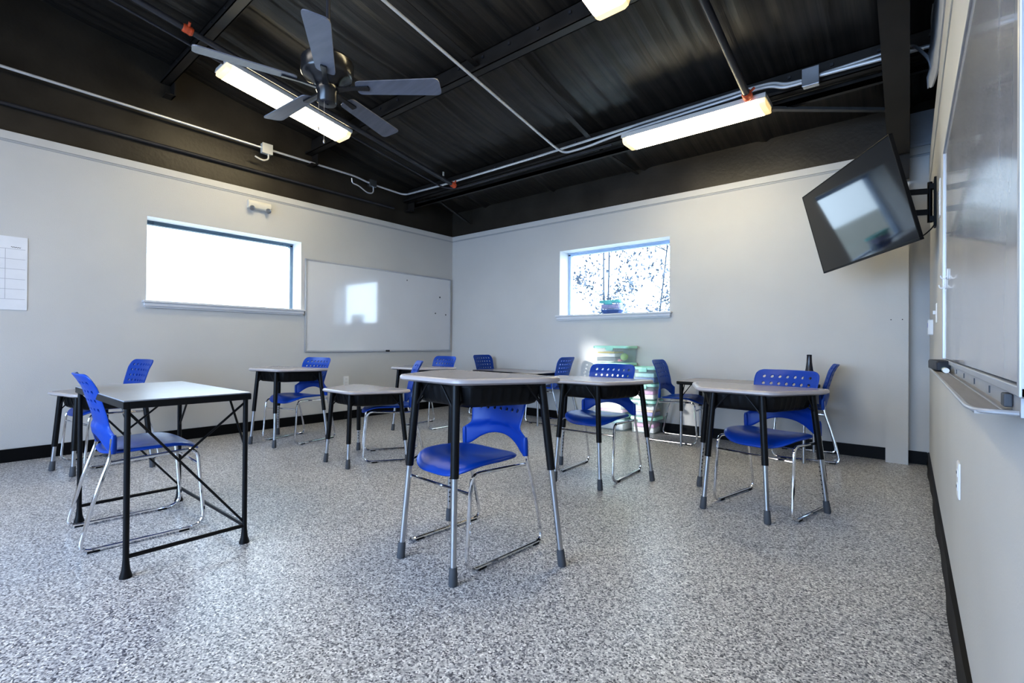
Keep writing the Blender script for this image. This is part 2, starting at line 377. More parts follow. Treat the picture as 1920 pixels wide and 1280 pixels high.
# ------------------------------------------------------------------ windows
def window(name, axis, o0, o1, z0, z1, plane, out, fm):
    r = thing(name, None, None, kind='structure')
    def P(u, d, z): return (plane + out * d, u, z) if axis == 'x' else (u, plane + out * d, z)
    def bx(mb, u0, u1, d0, d1, za, zb, mi=0):
        a = P(u0, d0, za); c = P(u1, d1, zb); mb.box([min(a[i], c[i]) for i in range(3)], [max(a[i], c[i]) for i in range(3)], mi)
    b = MB(); f = .035
    bx(b, o0, o1, .20, .26, z0, z0 + f * .6); bx(b, o0, o1, .20, .26, z1 - f, z1); bx(b, o0, o0 + f, .20, .26, z0, z1); bx(b, o1 - f, o1, .20, .26, z0, z1)
    bx(b, o0, o1, .19, .2, z1 - .018, z1)
    for t in (.08, .5, .93): u = o0 + (o1 - o0) * t; bx(b, u - .02, u + .02, .185, .2, z1 - .03, z1 - .006)
    b.build('window_frame', fm, r, smooth=0, bevel=.003)
    b = MB(); b.quad([P(o0 + f * .8, .228, z0 + .02), P(o1 - f * .8, .228, z0 + .02), P(o1 - f * .8, .228, z1 - f * .8), P(o0 + f * .8, .228, z1 - f * .8)]); b.build('glass_pane', M['glass'], r, smooth=0)
    b = MB(); e = .035
    bx(b, o0 - e, o1 + e, -.055, .0, z0 - .018, z0 + .002); bx(b, o0, o1, 0, .2, z0 - .018, z0 + .002)
    bx(b, o0 - e + .012, o1 + e - .012, -.038, 0, z0 - .05, z0 - .018); bx(b, o0 - e + .018, o1 + e - .018, -.024, 0, z0 - .064, z0 - .05)
    b.build('window_sill', M['sill'], r, smooth=0, bevel=.004)
    return r
window('window_1', 'x', LW[0], LW[1], LW[2], LW[3], XL, -1, M['winframe'])
window('window_2', 'y', BW[0], BW[1], BW[2], BW[3], YB, 1, M['winframe2'])

# ------------------------------------------------------------------ desks
CACHE = {}
def part(key, name, parent, fn):
    if key not in CACHE: CACHE[key] = fn()
    return inst(name, CACHE[key], parent)
def desk(label, loc, rz, h, group='student desks'):
    r = thing('student_desk', label, 'desk', (loc[0], loc[1], 0), rz, group)
    wide, nar = .378, .208
    P = [(-nar, -.228), (nar, -.228), (wide + .006, .12), (wide, .228), (-wide, .228), (-wide - .006, .12)]
    def top():
        b = MB(); poly = rpoly(P, [.05, .05, .10, .05, .05, .10], 6)
        V = b.rings([r3(inset(poly, .016), h - .026), r3(poly, h - .017), r3(poly, h - .007), r3(inset(poly, .006), h), r3(inset(poly, .022), h + .0005)], 1, cap0=True, cap1=False)
        b.face(V[-1], 0); return b.build('desktop', [M['laminate'], M['edge']], mesh_only=True, smooth=50)
    part(('top', h), 'desktop', r, top)
    def basket():
        b = MB(); zt = h - .027
        tp = rpoly([(-.19, -.15), (.19, -.15), (.31, .19), (-.31, .19)], [.05] * 4, 6)
        n = len(tp); R = []
        def ring(scale, z, rib):
            # resample evenly so ribs are regular
            per = [0]
            for i in range(n): per.append(per[-1] + (tp[(i + 1) % n] - tp[i]).length)
            out = []; K = 216
            for k in range(K):
                s = per[-1] * k / K; i = max(j for j in range(n) if per[j] <= s); t = (s - per[i]) / max(1e-9, per[i + 1] - per[i])
                p = tp[i].lerp(tp[(i + 1) % n], t); o = 1 + (.016 if (k % 6) in (0, 1) else 0) * rib
                c = Vector((0, .03)); out.append(c + (p - c) * scale * o)
            return r3(out, z)
        R = [ring(1.05, zt, 0), ring(1.05, zt - .012, 0), ring(1.0, zt - .014, 0), ring(.99, zt - .022, 1), ring(.94, zt - .075, 1), ring(.91, zt - .088, 0), ring(.84, zt - .096, 0)]
        b.rings(R, cap0=False); return b.build('book_box', M['plastic'], mesh_only=True, smooth=40)
    part(('basket', h), 'book_box', r, basket)
    wf, wn, df = .28 + .125 * h, .12 + .075 * h, .17 + .06 * h
    for i, (fx, fy) in enumerate(((-wf, df), (wf, df), (-wn, -df), (wn, -df))):
        sx = 1 if fx > 0 else -1; sy = 1 if fy > 0 else -1
        foot = Vector((fx, fy, 0)); topp = Vector((fx - sx * (.10 * h if abs(fx) > .2 else .06 * h), fy - sy * .06 * h, h - .024))
        def at(z): t = z / topp.z; return foot.lerp(topp, t)
        zs = h - .40
        def leg():
            b = MB(); b.tube([at(zs), at(zs + .004), topp], .0175, 14); return b.build('leg', M['black'], mesh_only=True)
        l = part(('leg', h, i), 'leg', r, leg)
        def ext():
            b = MB(); b.tube([at(.03), at(zs + .02)], .0128, 14)
            dz = (topp - foot).normalized()
            if i < 2:
                nrm = Vector((-sx, -sy * .9, 0)).normalized()
                for k in range(7):
                    z = .11 + .025 * k
                    if z < zs - .01: b.lathe([(.0042, .0), (.0042, .0012)], n=8, mi=1, xf=Matrix.Translation(at(z) + nrm * .0124) @ nrm.to_track_quat('Z', 'Y').to_matrix().to_4x4())
            return b.build('leg_extension', [M['steel'], M['plastic']], mesh_only=True)
        tag(part(('ext', h, i), 'leg_extension', l, ext), 'silver extension tube with adjustment holes' if i < 2 else 'silver extension tube')
        def ft():
            b = MB(); b.tube([at(0), at(.006), at(.05), at(.07)], .017, 14, r_list=[.0165, .0185, .017, .0155]); return b.build('rubber_foot', M['rubber'], mesh_only=True)
        tag(part(('foot', h, i), 'rubber_foot', l, ft), 'grey rubber foot cap')
        def br():
            b = MB(); c = at(h - .145)
            for dx, dy in ((-sx * .085, 0), (-sx * .02, -sy * .085)):
                b.tube([c, c + Vector((dx, dy, .105)), c + Vector((dx * 1.25, dy * 1.25, .121))], .0042, 8)
            return b.build('brace', M['black'], mesh_only=True)
        part(('brace', h, i), 'brace', r, br)
    return r
desk('tallest grey-topped student desk, out in the open middle of the floor', (-1.544, 1.551), -4, .81)
desk('student desk with its left corner touching behind the tallest desk, storage bins behind it', (-1.741, 3.003), 3.5, .705)
desk('student desk below the television, blue chair tucked in behind it', (-.74, 3.085), -4, .705)
desk('very low student desk in the middle of the room, wall outlet seen behind it', (-3.422, 2.234), -1, .583)
desk('student desk standing in front of the left end of the far whiteboard', (-4.6185, 2.173), 11, .705)
desk('low student desk against the left wall, mostly behind the black-framed table', (-4.718, .824), 12, .577)
desk('student desk under the right end of the far whiteboard, near the room corner', (-4.18, 3.457), 2.5, .69)

# ------------------------------------------------------------------ chairs
def chair_meshes():
    C = {}
    # seat
    b = MB(); nr, na = 9, 40; R = []
    def sp(r, a):
        c, s_ = math.cos(a), math.sin(a); e = 2 / 3.0
        x = .222 * math.copysign(abs(c) ** e, c) * r; y = (.222 if s_ < 0 else .185) * math.copysign(abs(s_) ** e, s_) * r - .03
        x *= 1 - .10 * max(0, (y + .03) / .2)
        z = .432 - .020 * math.exp(-((x / .13) ** 2 + ((y - .04) / .11) ** 2)) + .012 * (abs(x) / .22) ** 3 - .035 * max(0, (-y - .12) / .115) ** 2 + .003 * math.exp(-(x / .05) ** 2) * max(0, (-y) / .2)
        if r > .93: z -= .010 * ((r - .93) / .07)
        return Vector((x, y, z))
    c0 = b.bm.verts.new(sp(0, 0)); prev = None
    for i in range(1, nr + 1):
        rr = [.2, .38, .54, .68, .79, .87, .93, .97, 1][i - 1]; cur = [b.bm.verts.new(sp(rr, 2 * PI * k / na)) for k in range(na)]
        for k in range(na):
            if prev is None: b.face([c0, cur[k], cur[(k + 1) % na]])
            else: b.face([prev[k], prev[(k + 1) % na], cur[(k + 1) % na], cur[k]])
        prev = cur
    C['seat'] = b.build('seat', M['blue'], mesh_only=True, smooth=60, solid=.012, subsurf=1)
    # backrest with round holes
    b = MB()
    hc = [(-.136 + .0453 * k) for k in range(7)]; hz_ = [.625, .668, .711, .754]; hw = .0145; hr = .0098
    us = [-.192, -.172]
    for c in hc: us += [c - hw, c + hw]
    us += [.172, .192]
    zs = []
    for c in hz_: zs += [c - hw, c + hw]
    zs += [.776, .786, .793, .798]
    low = 10
    def W(z):
        if z > .752: r_ = .046; q = min(r_, z - .752); return .192 - (r_ - math.sqrt(max(0, r_ * r_ - q * q)))
        if z > .60: return .192 - .012 * (1 - (z - .60) / .152)
        if z > .545: return .180 - .012 * ((.60 - z) / .055)
        if z > .515: t = (.545 - z) / .03; t = t * t * (3 - 2 * t); return .168 + .052 * t
        return .220 - .006 * (.515 - z) / .1
    def zbot(s):       # s = u / .192 in [-1, 1]
        a = abs(s)
        if a > .86: return .425
        return .503 - .078 * (a / .86) ** 2.2
    def yb(z):
        y = .122 + .02 * max(0, (z - .50) / .1) if z < .6 else .142 + .28 * (z - .6)
        if z > .72: y += 1.2 * (z - .72) ** 1.6
        return y
    def pos(u, z):
        s = u / .192; x = s * W(z); cv = .030 * (1 - s * s)
        if z < .55: cv += .015 * (1 - s * s)
        return Vector((x, yb(z) + cv - (.006 if abs(s) > .95 and z < .52 else 0), z))
    rows = []
    z_h0 = zs[0]
    for j in range(low):
        t = j / low; rows.append([(u, zbot(u / .192) + (z_h0 - zbot(u / .192)) * t) for u in us])
    for z in zs: rows.append([(u, z) for u in us])
    V = [[b.bm.verts.new(pos(u, z)) for (u, z) in r] for r in rows]
    nU = len(us)
    for j in range(len(rows) - 1):
        for i in range(nU - 1):
            q = [V[j][i], V[j][i + 1], V[j + 1][i + 1], V[j + 1][i]]
            zj = j - low
            if zj >= 0 and zj < 8 and zj % 2 == 0 and 2 <= i <= 14 and i % 2 == 0:
                cu = hc[(i - 2) // 2]; cz_ = hz_[zj // 2]
                C8 = [b.bm.verts.new(pos(cu + hr * math.cos(k * PI / 4), cz_ + hr * math.sin(k * PI / 4))) for k in range(8)]
                # corners at 225, 315, 45, 135 degrees
                for (A, B, ks) in ((q[0], q[1], (5, 6, 7)), (q[1], q[2], (7, 0, 1)), (q[2], q[3], (1, 2, 3)), (q[3], q[0], (3, 4, 5))):
                    b.face([A, B, C8[ks[2]], C8[ks[1]], C8[ks[0]]])
            else: b.face(q)
    C['back'] = b.build('backrest', M['blue'], mesh_only=True, smooth=50, solid=.009, subsurf=1)
    for sx in (-1, 1):
        b = MB(); X = sx * .215
        b.tube([(X, .128, .50), (X, .132, .42), (X + sx * .002, .195, .22), (X + sx * .006, .243, .010), (X + sx * .006, -.245, .010), (X, -.212, .405), (X - sx * .01, .13, .388)], 0.0086, 10, fillet={1: .06, 2: .12, 3: .05, 4: .07, 5: .05})
        C['side', sx] = b.build('side_frame', M['chrome'], mesh_only=True)
        b = MB(); b.tube([(X - sx * .003, .1265, .43), (X - sx * .003, .125, .45), (X - sx * .002, .123, .50), (X - sx * .002, .123, .515)], .014, 12, r_list=[.0135, .0145, .013, .009])
        C['socket', sx] = b.build('back_socket', M['blue'], mesh_only=True)
        for y, nm in ((-.155, 'f'), (.19, 'r')):
            b = MB(); b.cbox((X + sx * .006, y, .0062), (.017, .045, .0124)); C['glide', sx, nm] = b.build('glide', M['plastic'], mesh_only=True, bevel=.003, smooth=30)
    b = MB(); b.tube([(-.217, -.2185, .325), (.217, -.2185, .325)], .0068, 8); C['stretcher'] = b.build('stretcher', M['chrome'], mesh_only=True)
    return C
CH = chair_meshes()
def chair(label, x, y, rz, group='blue stacking chairs'):
    r = thing('sled_base_chair', label, 'chair', (x, y, 0), rz, group)
    inst('seat', CH['seat'], r); bk = inst('backrest', CH['back'], r)
    for sx in (-1, 1):
        inst('back_socket', CH['socket', sx], bk)
        f = tag(inst('side_frame', CH['side', sx], r), 'chrome bent-tube side frame')
        for nm in 'fr': tag(inst('glide', CH['glide', sx, nm], f), 'black floor glide')
    tag(inst('stretcher', CH['stretcher'], r), 'chrome front stretcher bar')
    return r
chair('blue perforated chair tucked under the tallest desk, in the open middle of the floor', -1.602, 1.67, -4)
chair('blue perforated chair at the desk in front of the stacked storage bins', -1.781, 3.204, 2)
chair('blue perforated chair at the desk below the television, in front of the black bottle', -.639, 3.222, -13)
chair('blue perforated chair turned askew at the very low desk in mid room', -3.372, 2.516, -33)
chair('blue perforated chair at the desk by the left end of the far whiteboard', -4.6235, 2.345, 13)
chair('blue perforated chair seen from behind, tucked into the black-framed table', -3.041, .688, 177)
chair('blue perforated chair at the low desk against the left wall', -4.93, .95, 9)
chair('blue perforated chair right beside the storage bins, at a black-edged table', -1.79, 4.82, 93)
chair('blue perforated chair behind the television desk, facing left, closest to the column', -.70, 4.85, -81)
chair('blue perforated chair at the desk in the room corner under the far whiteboard', -4.26, 3.72, 0)
chair('blue perforated chair at the left end of the corner table, beside the far whiteboard', -4.30, 4.84, 92)
chair('blue perforated chair at the right end of the corner table, left of the bins', -3.36, 4.85, -86)

# ------------------------------------------------------------------ black framed work table
r = thing('work_table', 'black-framed work table with grey top and diagonal rods on flared feet', 'table', (-2.897, .742, 0), 0)
hw, hd, zt = .466, .224, .712
b = MB(); b.box((-.485, -.240, zt - .006), (.485, .240, zt)); b.build('tabletop', M['tablegrey'], r, smooth=0, bevel=.002)
b = MB()
b.box((-.487, -.242, zt - .034), (.487, -.222, zt - .006)); b.box((-.487, .222, zt - .034), (.487, .242, zt - .006)); b.box((-.487, -.222, zt - .034), (-.467, .222, zt - .006)); b.box((.467, -.222, zt - .034), (.487, .222, zt - .006))
b.build('top_frame', M['black'], r, smooth=0, bevel=.002)
for sx in (-1, 1):
    for sy in (-1, 1):
        b = MB(); b.tube([(sx * hw, sy * hd, .07), (sx * hw, sy * hd, zt - .01)], .0108, 14); l = b.build('leg', M['black'], r)
        b = MB(); b.lathe([(.022, 0), (.022, .006), (.015, .03), (.0108, .075)], (sx * hw, sy * hd, 0), 16); tag(b.build('foot', M['black'], l), 'flared black foot')
for sx in (-1, 1):
    b = MB(); b.tube([(sx * hw, -hd, .082), (sx * hw, hd, .082)], .0085, 10); b.build('bottom_rail', M['black'], r)
    A, B = Vector((sx * hw, -hd, zt - .045)), Vector((sx * hw, hd, .095)); Cc = A.lerp(B, .40)
    b = MB(); b.tube([A, B], .0052, 8); b.build('diagonal_rod', M['black'], r)
    b = MB(); b.tube([(sx * hw, hd, zt - .045), Cc], .0052, 8); b.build('diagonal_rod', M['black'], r)
    b = MB(); b.tube([(sx * (hw - .20), hd, zt - .03), (sx * hw, hd, .45)], .0052, 8); b.build('knee_brace', M['black'], r)
b = MB(); b.tube([(-hw, hd, .082), (hw, hd, .082)], .0085, 10); b.build('bottom_rail', M['black'], r)

# ------------------------------------------------------------------ two black-edged activity tables along the back wall
def act_table(label, cx, cy, rz=0, h=.61):
    r = thing('activity_table', label, 'table', (cx, cy, 0), rz, 'activity tables')
    def top():
        b = MB(); poly = rrect(1.10, .60, .05, 5)
        V = b.rings([r3(inset(poly, .008), h - .03), r3(poly, h - .024), r3(poly, h - .005), r3(inset(poly, .004), h)], 1, cap1=False); b.face(V[-1], 0)
        return b.build('tabletop', [M['laminate'], M['plastic']], mesh_only=True, smooth=50)
    part('acttop', 'tabletop', r, top)
    for sx in (-1, 1):
        for sy in (-1, 1):
            p = Vector((sx * .50, sy * .27, 0))
            def leg(): b = MB(); b.tube([p + Vector((0, 0, h - .28)), p + Vector((0, 0, h - .028))], .0165, 12); return b.build('leg', M['black'], mesh_only=True)
            l = part(('actleg', sx, sy), 'leg', r, leg)
            def ext(): b = MB(); b.tube([p + Vector((0, 0, .0)), p + Vector((0, 0, h - .26))], .0125, 12); return b.build('leg_extension', M['steel'], mesh_only=True)
            tag(part(('actext', sx, sy), 'leg_extension', l, ext), 'silver extension tube')
            def br():
                b = MB(); c = p + Vector((0, 0, h - .15))
                for d_ in ((-sx * .09, 0, .12), (0, -sy * .09, .12)): b.tube([c, c + Vector(d_)], .0042, 8)
                return b.build('brace', M['black'], mesh_only=True)
            part(('actbr', sx, sy), 'brace', r, br)
    return r
act_table('black-edged grey table under the back wall between the bin stack and the column', -1.16, 4.80)
act_table('black-edged grey table in the far room corner, left of the bin stacks', -3.83, 4.79)
# black bottle on the right table
r = thing('black_bottle', 'tall black tapered bottle with a ring handle, standing behind the television desk chair', 'bottle', (-.668, 4.85, .6105))
b = MB(); b.lathe([(.040, 0), (.046, .01), (.046, .05), (.040, .09), (.028, .14), (.021, .20), (.019, .25), (.020, .262), (.016, .265)], n=20); b.build('bottle_body', M['bottle'], r)
b = MB(); b.tube([(.05 + .022 * math.cos(a), 0, .055 + .03 * math.sin(a)) for a in [k * 2 * PI / 16 for k in range(17)]], .0035, 8); tag(b.build('ring_handle', M['steel'], r), 'grey ring handle')

# ------------------------------------------------------------------ storage bins against the back wall
ORD = ['bottom', 'second from bottom', 'middle', 'second from top', 'top']
def bin_meshes(w, d, h, key, lidm):
    def tub():
        b = MB(); b.rings([r3(rrect(w * .90, d * .90, .04), .003), r3(rrect(w * .915, d * .915, .04), .012), r3(rrect(w * .97, d * .97, .04), h - .02), r3(rrect(w, d, .045), h - .018), r3(rrect(w, d, .045), h - .010)], cap1=False)
        return b.build('tub', M['tub'], mesh_only=True, smooth=40)
    def lid():
        b = MB(); b.rings([r3(rrect(w * 1.03, d * 1.03, .05), h - .028), r3(rrect(w * 1.035, d * 1.035, .05), h - .008), r3(rrect(w * 1.0, d * 1.0, .05), h - .001), r3(rrect(w * .93, d * .93, .04), h - .0005), r3(rrect(w * .91, d * .91, .04), h - .008)], cap0=False)
        return b.build('lid', lidm, mesh_only=True, smooth=40)
    return tub, lid
def storage_bin(label, x, y, z, w, d, h, rz, key, group, lidm=None):
    r = thing('storage_bin', label, 'storage bin', (x, y, z), rz, group)
    tub, lid = bin_meshes(w, d, h, key, lidm or M['mint'])
    part((key, 'tub'), 'tub', r, tub); tag(part((key, 'lid'), 'lid', r, lid), 'mint green snap lid')
    def latch(): b = MB(); b.cbox((0, -d / 2 - .006, h - .03), (.09, .010, .045)); return b.build('latch', lidm or M['mint'], mesh_only=True, bevel=.003)
    part((key, 'latch'), 'latch', r, latch)
    return r
def contents(name, label, cat, x, y, z, sz, m, rz, group, wavy=.0):
    b = MB(); w, d, h = sz; K = 10
    R = []
    for k, zz in enumerate((0, h * .1, h * .5, h * .9, h)):
        s = .97 if k in (0, 4) else 1
        poly = rrect(w * s, d * s, .008, 3); R.append([Vector((p.x + wavy * .5 * math.sin(zz * 90), p.y, zz + wavy * math.sin(p.x * 14 + p.y * 9) * (zz / h))) for p in poly])
    b.rings(R); o = b.build(name, m, smooth=40); o.location = (x, y, z); o.rotation_euler.z = math.radians(rz)
    return tag(o, label, cat, group)
def stack(n, x, y, w, d, h, rz, which, key, fills):
    names = ORD if n == 5 else ['bottom', 'second from bottom', 'second from top', 'top']
    for k in range(n):
        z = k * h + .0005 * (k + 1)
        jx, jy, jr = random.uniform(-.004, .004), random.uniform(-.004, .004), random.uniform(-.8, .8)
        storage_bin(f'clear bin with mint green lid, {names[k]} of the {which}', x + jx, y + jy, z, w, d, h, rz + jr, key, 'storage bins by the back wall')
        zz = z + .014
        for (nm, cat, desc, m, fw, fd, fh, ox, oy) in fills[k]:
            contents(nm, f'{desc} inside the {names[k]} bin of the {which}', cat, x + jx + ox, y + jy + oy, zz, (fw, fd, fh), M[m], rz + random.uniform(-4, 4), 'contents of the storage bins', .003)
            zz += fh + .004
W1 = 'taller stack beside the corner'; W2 = 'shorter stack near the blue chair'
W1 = 'taller bin stack'; W2 = 'shorter bin stack'
f1 = [[('paper_stack', 'paper', 'white papers', 'c_white', .33, .21, .06, 0, 0), ('folder', 'folder', 'aqua folders', 'c_aqua', .30, .21, .04, .02, 0)],
      [('folder', 'folder', 'pink folders', 'c_pink', .32, .21, .03, 0, 0), ('paper_stack', 'paper', 'white papers', 'c_white', .30, .21, .07, -.02, 0)],
      [('folder', 'folder', 'peach folders', 'c_peach', .32, .21, .035, 0, 0), ('paper_stack', 'paper', 'white papers', 'c_white', .32, .21, .06, 0, 0)],
      [('paper_stack', 'paper', 'white papers', 'c_white', .31, .21, .06, 0, 0), ('folder', 'folder', 'blue folders', 'c_blue', .30, .21, .03, 0, 0)],
      [('folder', 'folder', 'dark patterned bundle', 'c_dark', .24, .20, .045, -.06, 0), ('paper_stack', 'paper', 'white curling papers', 'c_white', .23, .20, .035, -.06, 0), ('folder', 'folder', 'yellow folder', 'c_yellow', .22, .20, .018, -.06, 0)]]
f2 = [[('paper_stack', 'paper', 'white papers', 'c_white', .22, .19, .05, 0, 0), ('folder', 'folder', 'pink folders', 'c_pink', .22, .19, .035, 0, 0)],
      [('folder', 'folder', 'purple folders', 'c_purple', .22, .19, .035, 0, 0), ('folder', 'folder', 'peach folders', 'c_peach', .22, .19, .02, 0, 0), ('paper_stack', 'paper', 'white papers', 'c_white', .22, .19, .04, 0, 0)],
      [('paper_stack', 'paper', 'white papers', 'c_white', .22, .19, .045, 0, 0), ('folder', 'folder', 'pale pink folders', 'c_pink', .22, .19, .035, 0, 0)],
      [('folder', 'folder', 'dark blue folders', 'c_blue', .22, .19, .05, 0, 0), ('paper_stack', 'paper', 'pale aqua papers', 'c_aqua', .21, .18, .04, 0, 0)]]
stack(5, -2.575, 4.965, .42, .28, .187, 0, W1, 'b1', f1)
stack(4, -2.20, 4.985, .285, .25, .178, 2, W2, 'b2', f2)
for (nm, lab, m, x, y, z, rr) in (('plush_ball', 'lime green soft ball inside the top bin of the taller bin stack', 'c_lime', -2.445, 4.93, .757, .042), ('toy_block', 'red toy block inside the top bin of the taller bin stack', 'c_red', -2.465, 4.865, .764, .018)):
    b = MB()
    if nm == 'plush_ball':
        bmesh.ops.create_icosphere(b.bm, subdivisions=3, radius=rr)
        for v in b.bm.verts: v.co *= 1 + .06 * math.sin(v.co.x * 190) * math.sin(v.co.z * 170)
        z += .058
    else: b.box((-rr, -rr, 0), (rr, rr, rr)); b.lathe([(.006, rr), (.006, rr + .005)], n=12)
    o = b.build(nm, M[m], smooth=60); o.location = (x, y, z + (.0 if nm == 'plush_ball' else .004)); tag(o, lab, 'toy')

# ------------------------------------------------------------------ things on the back window sill
zs_ = BW[2] + .003
o = storage_bin('small tub with teal lid and purple contents, on the back window sill', -2.75, YB + .07, zs_ + .056, .27, .15, .105, 3, 'sb', None, M['teal'])
contents('folder', 'purple and red cards inside the small tub on the back window sill', 'cards', -2.75, YB + .07, zs_ + .064, (.22, .11, .05), M['c_purple'], 3, None, .001)
b = MB(); b.rings([r3(rrect(.19, .10, .02), 0), r3(rrect(.235, .14, .03), .035), r3(rrect(.24, .145, .03), .05), r3(rrect(.225, .13, .03), .05), r3(rrect(.215, .125, .02), .018)])
o = b.build('dark_dish', M['c_blue'], smooth=40); o.location = (-2.74, YB + .07, zs_); tag(o, 'dark blue dish under the teal-lidded tub, on the back window sill', 'dish')
b = MB(); b.lathe([(.034, 0), (.037, .01), (.035, .07), (.02, .10), (.016, .115), (.018, .12), (.018, .135)], n=20); o = b.build('clear_jar', clear_plastic('jar_plastic', (.6, .75, .85), .35)); o.location = (-2.565, YB + .07, zs_); tag(o, 'small clear jar on the back window sill beside the teal-lidded tub', 'jar')

# ------------------------------------------------------------------ left wall fittings
r = thing('whiteboard', 'wide white board with silver frame on the left wall beside the big window', 'whiteboard', (XL, 3.935, 1.38))
b = MB(); b.box((.004, -1.13, -.53), (.014, 1.13, .53)); b.build('board_surface', M['board'], r, smooth=0)
b = MB(); w_, h_ = 1.147, .545
b.box((.0, -w_, h_ - .018), (.022, w_, h_)); b.box((.0, -w_, -h_), (.024, w_, -h_ + .02)); b.box((0, -w_, -h_ + .02), (.022, -w_ + .018, h_ - .018)); b.box((0, w_ - .018, -h_ + .02), (.022, w_, h_ - .018))
b.build('board_frame', M['alu'], r, smooth=0, bevel=.002)
for lab, y, z, s in (('small dark magnet high on the wide board, closest to the room corner', .93, .255, .012), ('small dark magnet near mid height of the wide board', .845, .012, .010), ('small dark magnet at the frame edge of the wide board', 1.05, .0, .010), ('tiny dark magnet under the top frame of the wide board', .32, .445, .008)):
    b = MB(); b.lathe([(s, 0), (s, .005), (s * .8, .007)], n=14, xf=Matrix.Rotation(PI / 2, 4, 'Y')); o = b.build('magnet', M['rubber']); o.location = (XL + .0145, 3.935 + y, 1.38 + z); tag(o, lab, 'magnet', 'magnets on the wide board')
b = MB(); b.cbox((0, 0, 0), (.018, .055, .02)); o = b.build('board_clip', M['plastic'], bevel=.004, smooth=30); o.location = (XL + .033, 3.93, .846); tag(o, 'small black clip on the bottom rail of the wide board', 'clip')
r = thing('wall_calendar', 'white planner sheet with faint grid lines, cut off by the left edge of the photo', 'calendar', (XL, .10, 1.475))
b = MB(); b.box((.001, -.41, -.287), (.006, .408, .287)); b.build('sheet', M['paper'], r, smooth=0, bevel=.001)
b = MB()
for k in range(6): z = .19 - k * .0785; b.box((.0061, -.40, z - .0014), (.0066, .395, z + .0014))
for y in (-.23, -.08, .07, .285): b.box((.0061, y - .0014, -.20), (.0066, y + .0014, .19))
b.build('grid_lines', M['line'], r, smooth=0)
b = MB(); R = []
for k in range(13): y = .315 + .055 * k / 12; z = .205 - .002 * k / 12 + .003 * math.sin(k * 2.2); R.append([(.0062, y, z - .0022), (.0062, y, z + .0022)])
b.rings(R, close=False, cap0=False, cap1=False); tag(b.build('pen_mark', M['rubber'], r, smooth=0, solid=.0004), 'small grey scribble')
r = thing('emergency_light', 'white two-lamp emergency light on the left wall above the big window', 'emergency light', (XL, 2.265, 2.412))
b = MB(); pr = rpoly([(0, -.05), (.055, -.042), (.062, .02), (.05, .05), (0, .052)], .012, 3)
b.rings([[Vector((p.x * (1 if abs(y) < .1 else .82), y, p.y * (1 if abs(y) < .1 else .85))) for p in pr] for y in (-.115, -.10, .10, .115)]); b.build('housing', M['cream'], r, smooth=40)
for y in (-.083, .083):
    b = MB(); b.lathe([(.024, 0), (.028, .012), (.025, .02), (.012, .024)], n=18, xf=Matrix.Translation((.045, y, -.038)) @ Matrix.Rotation(math.radians(115), 4, 'Y')); tag(b.build('lamp', M['steel'], r), 'round grey lamp lens')
def outlet(name, label, cat, loc, nx, group=None, toggle=False, h=.115, w=.07):
    r = thing(name, label, cat, loc, 0, group)
    b = MB(); b.rings([[Vector((nx * x, p.x, p.y)) for p in rrect(w * s, h * s, .006, 3)] for x, s in ((.0005, 1), (.004, 1), (.006, .94))]); b.build('cover_plate', M['white'], r, smooth=30)
    if toggle: b = MB(); b.cbox((nx * .012, 0, .004), (.014, .01, .022)); b.build('toggle', M['white'], r, bevel=.002)
    else:
        for z in (-.022, .022):
            b = MB(); b.rings([[Vector((nx * x, p.x, p.y + z)) for p in rrect(.03, .026, .01, 3)] for x in (.005, .0075)], 0)
            for y in (-.006, .006): b.cbox((nx * .0078, y, z + .002), (.001, .002, .009), 1)
            b.build('receptacle', [M['white'], M['rubber']], r, smooth=30)
    return r
outlet('wall_outlet', 'white wall outlet on the left wall below the far whiteboard', 'outlet', (XL, 3.335, .475), 1)

# ------------------------------------------------------------------ right wall fittings
r = thing('whiteboard', 'smudged white board with tray rail on the right wall next to the television', 'whiteboard', (XR, 1.83, 1.337))
b = MB(); b.box((-.011, -.925, -.435), (-.004, .925, .435)); b.build('board_surface', M['boardold'], r, smooth=0)
b = MB(); w_, h_ = .94, .452
b.box((-.017, -w_, h_ - .014), (0, w_, h_)); b.box((-.016, -w_, -h_), (0, w_, -h_ + .014)); b.box((-.017, -w_, -h_), (0, -w_ + .016, h_ - .014)); b.box((-.017, w_ - .014, -h_ + .014), (0, w_, h_ - .014))
b.build('board_frame', M['alu'], r, smooth=0, bevel=.002)
r = thing('marker_tray', 'long silver marker tray fixed under the right wall board', 'tray', (XR, 1.85, .86))
b = MB(); b.box((-.054, -.90, -.004), (-.008, .92, 0)); b.build('shelf', M['tray'], r, smooth=0)
b = MB()
b.tube([(-.012, .92, .001), (-.056, .92, .001), (-.058, .90, .001), (-.058, -.85, .001), (-.052, -.905, .001), (-.01, -.91, .001)], .0036, 8, fillet=.02); b.build('lip', M['alu'], r)
b = MB(); b.box((-.010, -.92, -.004), (-.001, .92, .0235)); b.box((-.024, -.91, .0005), (-.022, .91, .003))
for k in range(5): y = -.60 + k * .27; b.box((-.012, y - .002, .006), (-.0098, y + .002, .019), 1)
b.build('back_rail', [M['alu'], M['rubber']], r, smooth=0)
b = MB(); b.box((-.042, -.78, -.010), (-.012, -.66, -.0045)); tag(b.build('bracket', M['plastic'], r, smooth=0), 'black bracket under the tray')
b = MB(); b.box((-.020, -.86, .004), (-.0105, -.83, .0235)); tag(b.build('end_clip', M['rubber'], r, smooth=0, bevel=.002), 'brown-grey end clip')
r = thing('board_eraser', 'black board eraser lying at the far end of the marker tray', 'eraser', (XR - .035, 2.50, .8645), 3)
